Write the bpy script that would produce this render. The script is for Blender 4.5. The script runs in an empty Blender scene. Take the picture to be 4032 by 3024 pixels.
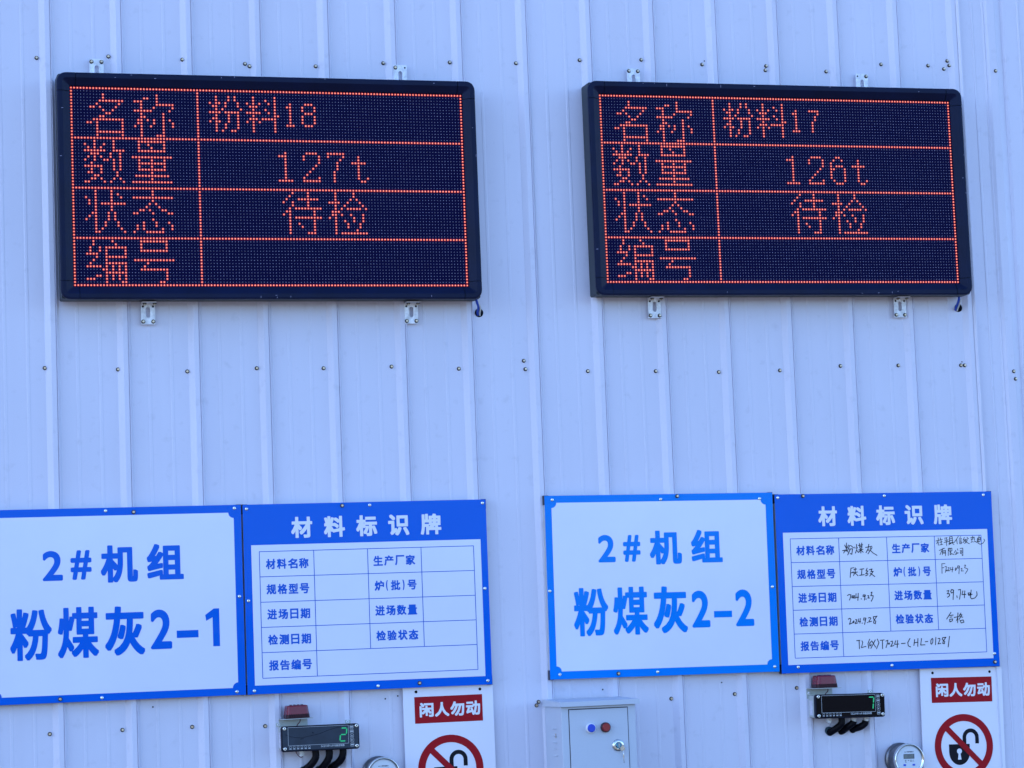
import bpy, math, random
import numpy as np
from mathutils import Matrix, Vector, Euler
random.seed(7)
SC = bpy.context.scene
COL = SC.collection

# ------------------------------------------------------------------ camera
FOC = 10028.265; PW, PH = 4032.0, 3024.0          # focal length and size of the picture in its own pixels
PITCH, YAW, ROLL = 1.6715352, -0.2759026, -0.0385235
CAM = np.array([-0.8484111, -8.0527682, 1.6079238])
def _rot():
    cz, sz = math.cos(YAW), math.sin(YAW); a = np.array([[cz, -sz, 0], [sz, cz, 0], [0, 0, 1]])
    c, s = math.cos(PITCH), math.sin(PITCH); b = np.array([[1, 0, 0], [0, c, -s], [0, s, c]])
    c, s = math.cos(ROLL), math.sin(ROLL); d = np.array([[c, -s, 0], [s, c, 0], [0, 0, 1]])
    return a @ b @ d
ROT = _rot()
cam_data = bpy.data.cameras.new('camera'); cam = bpy.data.objects.new('camera', cam_data); COL.objects.link(cam)
cam_data.sensor_width = 36.0; cam_data.lens = FOC / PW * 36.0; cam_data.clip_end = 2000
M = Matrix([[*ROT[0], CAM[0]], [*ROT[1], CAM[1]], [*ROT[2], CAM[2]], [0, 0, 0, 1]])
cam.matrix_world = M
SC.camera = cam
def at(px, py, d=0.0):
    """wall coordinates (x, z) of a measured photo point lying d metres in front of the wall"""
    v = ROT @ np.array([(px - PW / 2) / FOC, (PH / 2 - py) / FOC, -1.0])
    t = (-d - CAM[1]) / v[1]
    q = CAM + t * v
    return float(q[0]), float(q[2])

# ------------------------------------------------------------------ world, sun, exposure
SUN_EL, SUN_AZ = math.radians(36), math.radians(-80)   # azimuth from +Y (behind the wall) towards -X (left)
world = bpy.data.worlds.new('World'); SC.world = world; world.use_nodes = True
wn = world.node_tree.nodes; wl = world.node_tree.links
sky = wn.new('ShaderNodeTexSky'); sky.sky_type = 'NISHITA'; sky.sun_disc = False
sky.sun_elevation = SUN_EL; sky.sun_rotation = SUN_AZ
sky.air_density = 0.8; sky.dust_density = 0.6; sky.ozone_density = 6.5; sky.altitude = 100
wn['Background'].inputs[1].default_value = 0.12
wl.new(sky.outputs[0], wn['Background'].inputs[0])
sd = bpy.data.lights.new('sun', 'SUN'); sd.energy = 3.0; sd.angle = math.radians(0.5); sd.color = (1.0, 0.95, 0.88)
sun = bpy.data.objects.new('sun', sd); COL.objects.link(sun)
SUN_DIR = Vector((math.sin(SUN_AZ) * math.cos(SUN_EL), math.cos(SUN_AZ) * math.cos(SUN_EL), math.sin(SUN_EL)))
sun.rotation_euler = (-SUN_DIR).to_track_quat('-Z', 'Y').to_euler(); sun.location = (0, 5, 20)
EXPO = 2.26
SC.view_settings.view_transform = 'Standard'; SC.view_settings.look = 'None'
SC.view_settings.gamma = 1.0; SC.view_settings.use_curve_mapping = False
SC.view_settings.exposure = EXPO
EMI = 1.0 / (2 ** EXPO)
SC.cycles.max_bounces = 6; SC.cycles.use_denoising = True

# ------------------------------------------------------------------ materials
def mat(name, col, rough=0.5, metal=0.0, coat=0.0, spec=0.5, emit=None, noise=None, bump=None, trans=0.0):
    m = bpy.data.materials.new(name); m.use_nodes = True
    nt = m.node_tree; b = nt.nodes['Principled BSDF']
    b.inputs['Base Color'].default_value = (*col, 1); b.inputs['Roughness'].default_value = rough
    b.inputs['Metallic'].default_value = metal; b.inputs['Coat Weight'].default_value = coat
    b.inputs['Coat Roughness'].default_value = 0.08; b.inputs['Specular IOR Level'].default_value = spec
    b.inputs['Transmission Weight'].default_value = trans
    if emit:
        b.inputs['Emission Color'].default_value = (*emit[0], 1); b.inputs['Emission Strength'].default_value = emit[1] * EMI
    tc = nt.nodes.new('ShaderNodeTexCoord')
    if noise:                                    # (scale, amount, stretch vector)
        sc, amt, st = noise
        mp = nt.nodes.new('ShaderNodeMapping'); mp.inputs['Scale'].default_value = st
        nt.links.new(tc.outputs['Object'], mp.inputs[0])
        n = nt.nodes.new('ShaderNodeTexNoise'); n.inputs['Scale'].default_value = sc; n.inputs['Detail'].default_value = 6
        n.inputs['Roughness'].default_value = 0.6
        nt.links.new(mp.outputs[0], n.inputs['Vector'])
        r = nt.nodes.new('ShaderNodeMapRange'); r.inputs['From Min'].default_value = 0.3; r.inputs['From Max'].default_value = 0.7
        r.inputs['To Min'].default_value = 1 - amt; r.inputs['To Max'].default_value = 1 + amt * 0.4
        nt.links.new(n.outputs['Fac'], r.inputs['Value'])
        mx = nt.nodes.new('ShaderNodeMix'); mx.data_type = 'RGBA'; mx.blend_type = 'MULTIPLY'; mx.inputs['Factor'].default_value = 1
        mx.inputs['A'].default_value = (*col, 1)
        nt.links.new(r.outputs[0], mx.inputs['B']); nt.links.new(mx.outputs['Result'], b.inputs['Base Color'])
    if bump:                                     # (scale, strength, distance, stretch)
        sc, stg, dist, st = bump
        mp = nt.nodes.new('ShaderNodeMapping'); mp.inputs['Scale'].default_value = st
        nt.links.new(tc.outputs['Object'], mp.inputs[0])
        n = nt.nodes.new('ShaderNodeTexNoise'); n.inputs['Scale'].default_value = sc; n.inputs['Detail'].default_value = 3
        nt.links.new(mp.outputs[0], n.inputs['Vector'])
        bp = nt.nodes.new('ShaderNodeBump'); bp.inputs['Strength'].default_value = stg; bp.inputs['Distance'].default_value = dist
        nt.links.new(n.outputs['Fac'], bp.inputs['Height']); nt.links.new(bp.outputs[0], b.inputs['Normal'])
    return m

def wall_material():
    m = mat('painted_cladding', (0.62, 0.64, 0.68), 0.42, bump=(1.4, 0.35, 0.006, (1.0, 1.0, 0.45)))
    nt = m.node_tree; b = nt.nodes['Principled BSDF']
    tc = nt.nodes.new('ShaderNodeNewGeometry')
    def noise(scale, st, lo, hi, a, c, detail=5):
        mp = nt.nodes.new('ShaderNodeMapping'); mp.inputs['Scale'].default_value = st
        nt.links.new(tc.outputs['Position'], mp.inputs[0])
        n = nt.nodes.new('ShaderNodeTexNoise'); n.inputs['Scale'].default_value = scale; n.inputs['Detail'].default_value = detail
        nt.links.new(mp.outputs[0], n.inputs['Vector'])
        r = nt.nodes.new('ShaderNodeMapRange'); r.inputs['From Min'].default_value = lo; r.inputs['From Max'].default_value = hi
        r.inputs['To Min'].default_value = a; r.inputs['To Max'].default_value = c
        nt.links.new(n.outputs['Fac'], r.inputs['Value']); return r.outputs[0]
    def mul(x, y):
        k = nt.nodes.new('ShaderNodeMath'); k.operation = 'MULTIPLY'; nt.links.new(x, k.inputs[0]); nt.links.new(y, k.inputs[1]); return k.outputs[0]
    a = noise(14, (1, 1, 0.03), 0.35, 0.75, 1.01, 0.975)         # rain streaks
    c = noise(2.2, (1, 1, 0.7), 0.35, 0.7, 1.02, 0.965)          # broad dirt
    d = noise(26, (1, 1, 1), 0.60, 0.76, 1.0, 0.90, 8)           # dusty specks
    e = noise(420, (1, 1, 1), 0.3, 0.7, 0.975, 1.02, 2)          # paint grain
    f = mul(mul(a, c), mul(d, e))
    mx = nt.nodes.new('ShaderNodeMix'); mx.data_type = 'RGBA'; mx.blend_type = 'MULTIPLY'; mx.inputs['Factor'].default_value = 1
    mx.inputs['A'].default_value = (0.655, 0.635, 0.735, 1)
    nt.links.new(f, mx.inputs['B']); nt.links.new(mx.outputs['Result'], b.inputs['Base Color'])
    return m

MT = {}
MT['wall'] = wall_material()
MT['trim'] = MT['wall']
MT['concrete'] = mat('concrete_ground', (0.095, 0.09, 0.085), 0.9, noise=(0.6, 0.25, (1, 1, 1)))
MT['hill'] = mat('wooded_hill', (0.03, 0.045, 0.02), 0.95, noise=(0.08, 0.4, (1, 1, 1)))
MT['core'] = mat('inner_liner', (0.4, 0.4, 0.42), 0.8)
MT['washer'] = mat('rubber_washer', (0.03, 0.028, 0.03), 0.6)
MT['bronze'] = mat('yellow_zinc_bolt', (0.55, 0.43, 0.31), 0.30, 1.0)
MT['rivet'] = mat('bright_zinc_rivet', (0.85, 0.87, 0.85), 0.22, 0.9)
MT['black_plastic'] = mat('black_bezel_plastic', (0.001, 0.005, 0.032), 0.42, spec=0.16, noise=(9, 0.3, (1, 1, 1)), bump=(3, 0.1, 0.002, (1, 1, 1)))
MT['casing'] = mat('black_case_steel', (0.02, 0.03, 0.04), 0.45, spec=0.3)
MT['board'] = mat('led_board', (0.001, 0.001, 0.030), 0.7, spec=0.08)
MT['led_off'] = mat('unlit_led_epoxy', (0.23, 0.22, 0.34), 0.35)
MT['led_core'] = mat('lit_led_core', (0.9, 0.4, 0.3), 0.4, emit=((1.0, 0.27, 0.09), 1.15))
MT['led_halo'] = mat('lit_led_bloom', (0.3, 0.02, 0.02), 0.5, emit=((1.0, 0.03, 0.0), 0.38))  # painted bloom: emissive red rim, wider than the LED, around each lit dot
MT['galv'] = mat('galvanised_steel', (0.78, 0.77, 0.80), 0.42, 0.30, noise=(55, 0.35, (1, 1, 1)), bump=(80, 0.3, 0.001, (1, 1, 1)))
MT['hole'] = mat('dark_hole', (0.004, 0.005, 0.01), 0.9, spec=0.1)
MT['hole_teal'] = mat('cable_hole_plug', (0.02, 0.05, 0.07), 0.6)
MT['blue_cable'] = mat('blue_cable_sheath', (0.004, 0.05, 0.42), 0.4)
MT['white_cable'] = mat('white_sleeve', (0.6, 0.6, 0.58), 0.6)
MT['sign_white'] = mat('white_sign_film', (0.70, 0.71, 0.80), 0.20, coat=0.35, noise=(1.6, 0.07, (1, 1, 1)), bump=(2.2, 0.35, 0.005, (1, 1, 1)))  # noise in the base colour paints in a faint uneven sheen
MT['sign_blue'] = mat('blue_sign_print', (0.0, 0.112, 0.60), 0.10, spec=0.09, bump=(3.0, 0.35, 0.006, (1, 1, 1)))
MT['sign_cyan'] = mat('lighter_blue_sign_print', (0.0, 0.205, 0.72), 0.10, spec=0.08, bump=(2.6, 0.3, 0.005, (1, 1, 1)))
MT['ink_blue'] = mat('blue_table_ink', (0.0, 0.100, 0.56), 0.4, spec=0.2)
MT['pen'] = mat('black_marker_ink', (0.006, 0.006, 0.012), 0.6, spec=0.1)
MT['tube'] = mat('aluminium_tube', (0.6, 0.6, 0.6), 0.4, 0.6)
MT['tube_end'] = mat('tube_end_cap', (0.01, 0.01, 0.03), 0.5)
MT['warn_white'] = mat('white_plastic_board', (0.80, 0.77, 0.84), 0.4, noise=(4, 0.03, (1, 1, 1)))
MT['warn_red'] = mat('red_print', (0.36, 0.002, 0.010), 0.4, spec=0.15, noise=(6, 0.1, (1, 1, 1)))
MT['warn_black'] = mat('black_print', (0.004, 0.004, 0.010), 0.5, spec=0.15)
MT['warn_letter'] = mat('white_print', (0.78, 0.77, 0.82), 0.4)
MT['housing'] = mat('grey_abs_housing', (0.42, 0.44, 0.42), 0.5)
MT['ctl_black'] = mat('black_controller_bezel', (0.002, 0.003, 0.014), 0.45, spec=0.15)
MT['ctl_face'] = mat('dark_membrane', (0.022, 0.034, 0.055), 0.3, spec=0.25, noise=(30, 0.2, (1, 1, 1)))
MT['ctl_face_b'] = mat('black_membrane', (0.0015, 0.0015, 0.004), 0.10, spec=0.16)
MT['ctl_print'] = mat('grey_panel_print', (0.42, 0.44, 0.46), 0.5)
MT['digit'] = mat('green_segment', (0.0, 0.3, 0.1), 0.4, emit=((0.02, 0.55, 0.22), 0.42))
MT['hose'] = mat('black_corrugated_hose', (0.002, 0.002, 0.006), 0.5, spec=0.15)
MT['gland'] = mat('white_cable_gland', (0.6, 0.6, 0.6), 0.4)
MT['label'] = mat('silver_label', (0.62, 0.60, 0.68), 0.5, noise=(60, 0.3, (1, 1, 1)))
MT['lens'] = mat('red_beacon_lens', (0.16, 0.001, 0.016), 0.14, spec=0.38)
MT['lens_dark'] = mat('dark_red_lens_base', (0.030, 0.002, 0.008), 0.35, spec=0.2)
MT['wire_red'] = mat('dark_red_wire', (0.09, 0.006, 0.02), 0.5)
MT['cab'] = mat('cabinet_paint', (0.50, 0.54, 0.62), 0.5, noise=(300, 0.03, (1, 1, 1)), bump=(500, 0.2, 0.0005, (1, 1, 1)))
MT['gasket'] = mat('black_gasket', (0.006, 0.007, 0.02), 0.7)
MT['btn_blue'] = mat('blue_lamp_lens', (0.0, 0.05, 0.52), 0.3)
MT['btn_white'] = mat('white_lamp_ring', (0.75, 0.75, 0.78), 0.35)
MT['btn_red'] = mat('red_lamp_lens', (0.26, 0.006, 0.010), 0.3)
MT['btn_dark'] = mat('dark_lamp_ring', (0.035, 0.006, 0.010), 0.4)
MT['chrome'] = mat('chrome', (0.66, 0.67, 0.66), 0.14, 1.0)
MT['teal_metal'] = mat('lock_core', (0.08, 0.22, 0.33), 0.3, 0.8)
MT['stainless'] = mat('stainless_case', (0.20, 0.195, 0.21), 0.36, 0.9, noise=(20, 0.3, (1, 1, 3)), bump=(25, 0.5, 0.002, (1, 1, 1)))
MT['dial'] = mat('white_dial', (0.62, 0.66, 0.72), 0.4)
MT['lcd'] = mat('grey_lcd', (0.16, 0.18, 0.17), 0.3)
MT['dark_ink'] = mat('dark_dial_print', (0.02, 0.025, 0.06), 0.5)

# ------------------------------------------------------------------ mesh helpers
class MB:
    """collects geometry; local axes: x right, y = -distance in front of the wall, z up"""
    def __init__(s): s.v = []; s.f = []; s.m = []; s.sm = []
    def add(s, vs, fs, mi=0, smooth=False):
        o = len(s.v); s.v += [tuple(p) for p in vs]
        for f in fs: s.f.append(tuple(i + o for i in f)); s.m.append(mi); s.sm.append(smooth)
    def box(s, x0, x1, z0, z1, d0, d1, mi=0, bev=0.0):
        b = bev
        if b <= 0:
            vs = [(x, -d, z) for d in (d0, d1) for x, z in ((x0, z0), (x1, z0), (x1, z1), (x0, z1))]
            s.add(vs, [(0, 3, 2, 1)[::-1], (4, 5, 6, 7), (0, 1, 5, 4), (1, 2, 6, 5), (2, 3, 7, 6), (3, 0, 4, 7)], mi)
        else:
            s.prism([(x0, z0), (x1, z0), (x1, z1), (x0, z1)], d0, d1, mi, bev=b)
    def prism(s, poly, d0, d1, mi=0, bev=0.0, smooth=False):
        n = len(poly); cx = sum(p[0] for p in poly) / n; cz = sum(p[1] for p in poly) / n
        rings = [[(x, -d0, z) for x, z in poly]]
        if bev > 0:
            rings.append([(x, -(d1 - bev), z) for x, z in poly])
            def ins(x, z):
                dx, dz = x - cx, z - cz
                return (x - bev * (1 if dx > 0 else -1) * min(1, abs(dx) / 1e-6 if dx else 0), z - bev * (1 if dz > 0 else -1) * min(1, abs(dz) / 1e-6 if dz else 0))
            rings.append([(ins(x, z)[0], -d1, ins(x, z)[1]) for x, z in poly])
        else:
            rings.append([(x, -d1, z) for x, z in poly])
        vs = [p for r in rings for p in r]; fs = []
        for k in range(len(rings) - 1):
            for i in range(n):
                j = (i + 1) % n; fs.append((k * n + i, k * n + j, (k + 1) * n + j, (k + 1) * n + i))
        s.add(vs, fs, mi, smooth)
        s.add([vs[i] for i in range((len(rings) - 1) * n, len(rings) * n)], [tuple(range(n))], mi)
        s.add(vs[:n], [tuple(range(n))[::-1]], mi)
    def lathe(s, cx, cz, prof, seg=24, mi=0, smooth=True, cap=True, a0=0.0):
        """prof: list of (radius, d) from the back to the front, axis along y"""
        vs = []; fs = []; k = len(prof)
        for r, d in prof:
            for i in range(seg):
                a = a0 + 2 * math.pi * i / seg; vs.append((cx + r * math.cos(a), -d, cz + r * math.sin(a)))
        for q in range(k - 1):
            for i in range(seg):
                j = (i + 1) % seg; fs.append((q * seg + i, q * seg + j, (q + 1) * seg + j, (q + 1) * seg + i))
        s.add(vs, fs, mi, smooth)
        if cap: s.add(vs[-seg:], [tuple(range(seg))], mi)
    def tube(s, pts, r, seg=8, mi=0, smooth=True, radii=None):
        pts = [Vector(p) for p in pts]; n = len(pts); vs = []; fs = []
        up = Vector((0.3, 1, 0.2)).normalized()
        for i, p in enumerate(pts):
            t = (pts[min(i + 1, n - 1)] - pts[max(i - 1, 0)]).normalized()
            a = t.cross(up).normalized(); b = a.cross(t).normalized()
            rr = radii[i] if radii else r
            for k in range(seg):
                g = 2 * math.pi * k / seg; vs.append(p + a * (rr * math.cos(g)) + b * (rr * math.sin(g)))
        for i in range(n - 1):
            for k in range(seg):
                j = (k + 1) % seg; fs.append((i * seg + k, i * seg + j, (i + 1) * seg + j, (i + 1) * seg + k))
        fs.append(tuple(range(seg))[::-1]); fs.append(tuple(range((n - 1) * seg, n * seg)))
        s.add(vs, fs, mi, smooth)
    def quad2(s, pts, d, mi=0):
        s.add([(x, -d, z) for x, z in pts], [tuple(range(len(pts)))], mi)
    def build(s, name, mats, parent=None, loc=None, merge=False):
        me = bpy.data.meshes.new(name); me.from_pydata([tuple(map(float, v)) for v in s.v], [], s.f)
        ms = mats if isinstance(mats, (list, tuple)) else [mats]
        for k in ms: me.materials.append(MT[k])
        me.polygons.foreach_set('material_index', s.m); me.polygons.foreach_set('use_smooth', s.sm); me.update()
        return link(name, me, parent, loc)
def link(name, me, parent=None, loc=None):
    o = bpy.data.objects.new(name, me); COL.objects.link(o)
    if parent is not None: o.parent = parent
    if loc is not None: o.location = loc
    return o
def thing(name, label, cat, loc, roll=0.0, group=None):
    o = bpy.data.objects.new(name, None); COL.objects.link(o); o.location = loc; o.rotation_euler = (0, -math.radians(roll), 0)
    o.empty_display_size = 0.05; o['label'] = label; o['category'] = cat
    if group: o['group'] = group
    return o
def copy_tree(o, parent=None):
    c = o.copy(); COL.objects.link(c); c.parent = parent
    for ch in list(o.children): copy_tree(ch, c)
    return c
def outward(mb):
    pass

# glyphs from Blender's own built-in font
_G = {}
def glyph(ch, res=3):
    k = (ch, res)
    if k not in _G:
        cu = bpy.data.curves.new('g', 'FONT'); cu.body = ch; cu.size = 1; cu.resolution_u = res
        o = bpy.data.objects.new('g', cu); COL.objects.link(o)
        dg = bpy.context.evaluated_depsgraph_get(); me = bpy.data.meshes.new_from_object(o.evaluated_get(dg))
        v = np.array([(p.co.x, p.co.y) for p in me.vertices]); f = [tuple(p.vertices) for p in me.polygons]
        bpy.data.objects.remove(o); bpy.data.curves.remove(cu); bpy.data.meshes.remove(me)
        lo, hi = v.min(0), v.max(0); _G[k] = ((v - lo) / np.maximum(hi - lo, 1e-6), f)
    return _G[k]
CIRC = [(math.cos(a), math.sin(a)) for a in [k * math.pi / 6 for k in range(12)]]
SQUI = [(1, 0), (.98, .5), (.88, .88), (.5, .98), (0, 1), (-.5, .98), (-.88, .88), (-.98, .5), (-1, 0), (-.98, -.5), (-.88, -.88), (-.5, -.98), (0, -1), (.5, -.98), (.88, -.88), (.98, -.5)]
def put_glyph(mb, ch, x0, x1, z0, z1, d, bold=0.0, shear=0.0, mi=0, res=3, layer=0.00002):
    v, f = glyph(ch, res); b = bold
    w = (x1 - x0) - 2 * b; h = (z1 - z0) - 2 * b
    offs = [(0, 0)] if b <= 0 else [(0, 0)] + [(b * c, b * s_) for c, s_ in (CIRC if ord(ch) < 128 else SQUI)]
    for k, (ox, oz) in enumerate(offs):
        pts = [(x0 + b + ox + p[0] * w + shear * p[1] * h, -(d + layer * k), z0 + b + oz + p[1] * h) for p in v]
        mb.add(pts, f, mi)
def ribbon(mb, pts, wd, d, mi=0):
    """a pen stroke: flat ribbon through 2-D points"""
    pts = [np.array(p, float) for p in pts]
    if len(pts) == 1: pts.append(pts[0] + np.array([wd, 0.0]))
    for a, b in zip(pts[:-1], pts[1:]):
        t = b - a; L = np.linalg.norm(t); t = t / max(L, 1e-9); n = np.array([-t[1], t[0]]) * wd / 2; e = t * wd * 0.3
        q = [a - e - n, b + e - n, b + e + n, a - e + n]
        ribbon.k = (getattr(ribbon, 'k', 0) + 1) % 7
        mb.add([(p[0], -(d + 0.00002 * ribbon.k), p[1]) for p in q], [(0, 1, 2, 3)], mi)

# ------------------------------------------------------------------ setting: ground, building, cladding
g = MB(); g.add([(-300, -300, 0), (300, -300, 0), (300, 300, 0), (-300, 300, 0)], [(0, 1, 2, 3)])
ground = g.build('ground', 'concrete'); ground['kind'] = 'structure'

hb = MB(); n = 380; vs = []          # low wooded hills across the yard, behind the camera; the glossy signs mirror them
for k in range(n + 1):
    a = math.radians(-185 + 190 * k / n); dg_ = math.degrees(a); r = 195
    h = 7.0 + 1.6 * math.sin(dg_ * 0.19 + 0.6) + 0.8 * math.sin(dg_ * 0.7) + random.uniform(-.15, .15)
    h += 5.0 * math.exp(-((dg_ + 76.2) / 1.5) ** 2) + 2.2 * math.exp(-((dg_ + 82.5) / 2.0) ** 2) + 3.0 * math.exp(-((dg_ + 110) / 9) ** 2) + 2.5 * math.exp(-((dg_ + 40) / 8) ** 2)
    h = max(2.5, h)
    for q, (dr, hh) in enumerate(((0, 0), (14, h * .55), (30, h * .9), (44, h), (90, h * .5))):
        vs.append(((r + dr) * math.cos(a), (r + dr) * math.sin(a), hh - 0.1))
hb.add(vs, [(k * 5 + q, (k + 1) * 5 + q, (k + 1) * 5 + q + 1, k * 5 + q + 1) for k in range(n) for q in range(4)], 0, True)
hl = hb.build('hills', 'hill'); hl['kind'] = 'structure'

RX0, RP = -0.0892, 0.2258            # first rib and rib pitch of the cladding
HT = 7.6
wallobj = thing('metal_wall', 'pale ribbed steel cladding wall of the shed carrying all the signs and screens', 'wall', (0, 0, 0))
core = MB(); core.box(-9, 12, 0.0, HT, -12, -0.05)
core.build('building_body', 'core', wallobj)
def rib_profile(x):
    return [(x - 0.0005, 0.0), (x, 0.0004), (x + 0.0165, 0.0130), (x + 0.0180, 0.0136), (x + 0.0325, 0.0136), (x + 0.0340, 0.0095), (x + 0.0354, 0.0132),
            (x + 0.0366, 0.0132), (x + 0.0380, 0.0105), (x + 0.0450, 0.0008), (x + 0.0475, 0.0)]
def groove(x, h=0.0011):
    return [(x - 0.006, 0.0), (x - 0.003, h), (x + 0.003, h), (x + 0.006, 0.0)]
def sheet(mb, prof, z0=0.0, z1=HT, thick=0.0):
    vs = []; n = len(prof); fs = []; zs = [z0 + (z1 - z0) * k / 6 for k in range(7)]
    for z in zs: vs += [(x, -d, z) for x, d in prof]
    for k in range(6):
        for i in range(n - 1): fs.append((k * n + i, k * n + i + 1, (k + 1) * n + i + 1, (k + 1) * n + i))
    mb.add(vs, fs)
LAST = RX0 + 14 * RP
def pan(i0, i1):
    prof = []
    for i in range(i0, i1):
        x = RX0 + i * RP; prof += rib_profile(x); w0 = x + 0.0475; w = RP - 0.048
        prof += groove(w0 + w * 0.30) + groove(w0 + w * 0.70)
    return prof
i = -37
while i < 15:
    j = min(i + 4, 15); prof = pan(i, j) if j < 15 else None
    if j == 15:
        prof = pan(i, 14) + rib_profile(LAST)[:7] + [(3.1165, 0.0128)]
    else:
        prof = prof + [(RX0 + j * RP - 0.0006, 0.0)]
    mb = MB(); sheet(mb, prof); mb.build('cladding_panel', 'wall', wallobj); i = j if j < 15 else 99
# corner flashing to the right of the last panel
tp = [(3.1060, 0.0138), (3.1125, 0.0190), (3.1150, 0.0195), (3.1172, 0.0190), (3.1174, 0.0040), (3.123, 0.0032), (3.1655, 0.0030), (3.168, 0.0055), (3.173, 0.0055), (3.176, 0.003),
      (3.208, 0.003), (3.2135, 0.0075), (3.2165, 0.0055), (3.2200, 0.0080), (3.226, 0.0135), (3.2530, 0.0140), (3.2575, 0.0110), (3.2845, -0.0030), (3.2865, -0.0010), (3.2930, 0.0050), (3.345, 0.0055), (3.347, 0.0080), (3.352, 0.0080), (3.355, 0.0045), (3.46, 0.0045)]
mb = MB(); sheet(mb, tp); mb.build('corner_flashing', 'trim', wallobj)
prof = [(3.459, 0.0030)]
for k in range(0, 36):
    x = 3.50 + k * RP; prof += rib_profile(x) + groove(x + 0.105) + groove(x + 0.167)
mb = MB(); sheet(mb, prof); mb.build('cladding_panel', 'wall', wallobj)

def screw_mesh():
    mb = MB()
    mb.lathe(0, 0, [(0.0066, 0.0), (0.0066, 0.0012), (0.0058, 0.0020)], 14, 0)
    mb.lathe(0, 0, [(0.0056, 0.0020), (0.0054, 0.0030), (0.0045, 0.0033)], 14, 0)
    mb.lathe(0, 0, [(0.0043, 0.0033), (0.0043, 0.0062), (0.0036, 0.0068)], 6, 1, smooth=False)
    me = bpy.data.meshes.new('screw'); me.from_pydata(mb.v, [], mb.f)
    me.materials.append(MT['washer']); me.materials.append(MT['bronze'])
    me.polygons.foreach_set('material_index', mb.m); me.polygons.foreach_set('use_smooth', mb.sm); me.update(); return me
SCREW = screw_mesh()
def rivet_mesh():
    mb = MB(); mb.lathe(0, 0, [(0.0055, 0.0), (0.0053, 0.0010), (0.0042, 0.0022), (0.0022, 0.0030)], 14, 0)
    mb.lathe(0, 0, [(0.0014, 0.00305), (0.0013, 0.0031)], 8, 1)
    me = bpy.data.meshes.new('rivet'); me.from_pydata(mb.v, [], mb.f); me.materials.append(MT['rivet']); me.materials.append(MT['washer'])
    me.polygons.foreach_set('material_index', mb.m); me.polygons.foreach_set('use_smooth', mb.sm); me.update(); return me
RIVET = rivet_mesh()
def place_screw(parent, x, z, d, me=SCREW, name='screw'):
    o = link(name, me, parent, (x, -d, z)); o.rotation_euler = (random.uniform(-.05, .05), random.uniform(0, 1), random.uniform(-.05, .05)); return o

def wall_d(x):
    t = (x - RX0) % RP
    if x > 3.112: return 0.003 if x < 3.212 else 0.0138
    if t < 0.0165: return 0.0125 * t / 0.0165
    if t < 0.0372: return 0.0128
    if t < 0.047: return 0.0128 * (0.047 - t) / 0.01
    return 0.0
WALL_SCREWS = [(144.3, 227.2), (427.2, 221.5), (718.4, 234.8), (965.2, 250.6), (982.9, 260.1), (1243.7, 260.1), (1509.5, 248.1), (1771.5, 244.9), (2032.3, 248.1), (2282.9, 236.1),
    (2525.9, 234.8), (2765.5, 253.2), (3017.4, 258.9), (3014.9, 275.9), (3254.2, 281), (3470.6, 252.5), (3655.4, 257.6), (3730.7, 239.2), (3738.3, 257.6), (3718, 270.9), (3914.9, 281.6),
    (176.6, 1448.7), (465.2, 1454.4), (738, 1462), (1011.4, 1449.4), (1274.7, 1449.4), (1542.4, 1443), (1807.6, 1451.3), (2063.3, 1420.3), (2069.6, 1453.2), (2315.8, 1460.8), (2582.9, 1460.8),
    (2831.4, 1464.6), (3071.9, 1458.2), (3310.5, 1440.5), (3538.3, 1438.6), (3785.2, 1438), (3799.7, 1438), (3986.4, 1463.3), (3993.4, 1493),
    (196.4, 2890.6), (482.8, 2874.2), (757.3, 2862.2), (1044.8, 2859.2), (2121.8, 2763.7), (2113.6, 2777.5), (2644.2, 2750.9), (2894.2, 2732.7), (3138.2, 2708.5)]
for px, py in WALL_SCREWS:
    x, z = at(px, py, 0.004); place_screw(wallobj, x, z, wall_d(x))
HOLES = [(2773, 240.5, .0022), (3787, 1425, .0022), (601.7, 2783.7, .0026), (2372.7, 2715.2, .0026), (1516.7, 2751.6, .0026), (1565.8, 2740.3, .0026), (2841.2, 2687.4, .0024)]
for px, py, r in HOLES:
    x, z = at(px, py, 0.0); mb = MB(); mb.lathe(0, 0, [(r, 0.0), (r, 0.0004)], 10, 0); mb.build('drill_hole', 'hole', wallobj, (x, -wall_d(x) - 0.0012, z))

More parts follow.
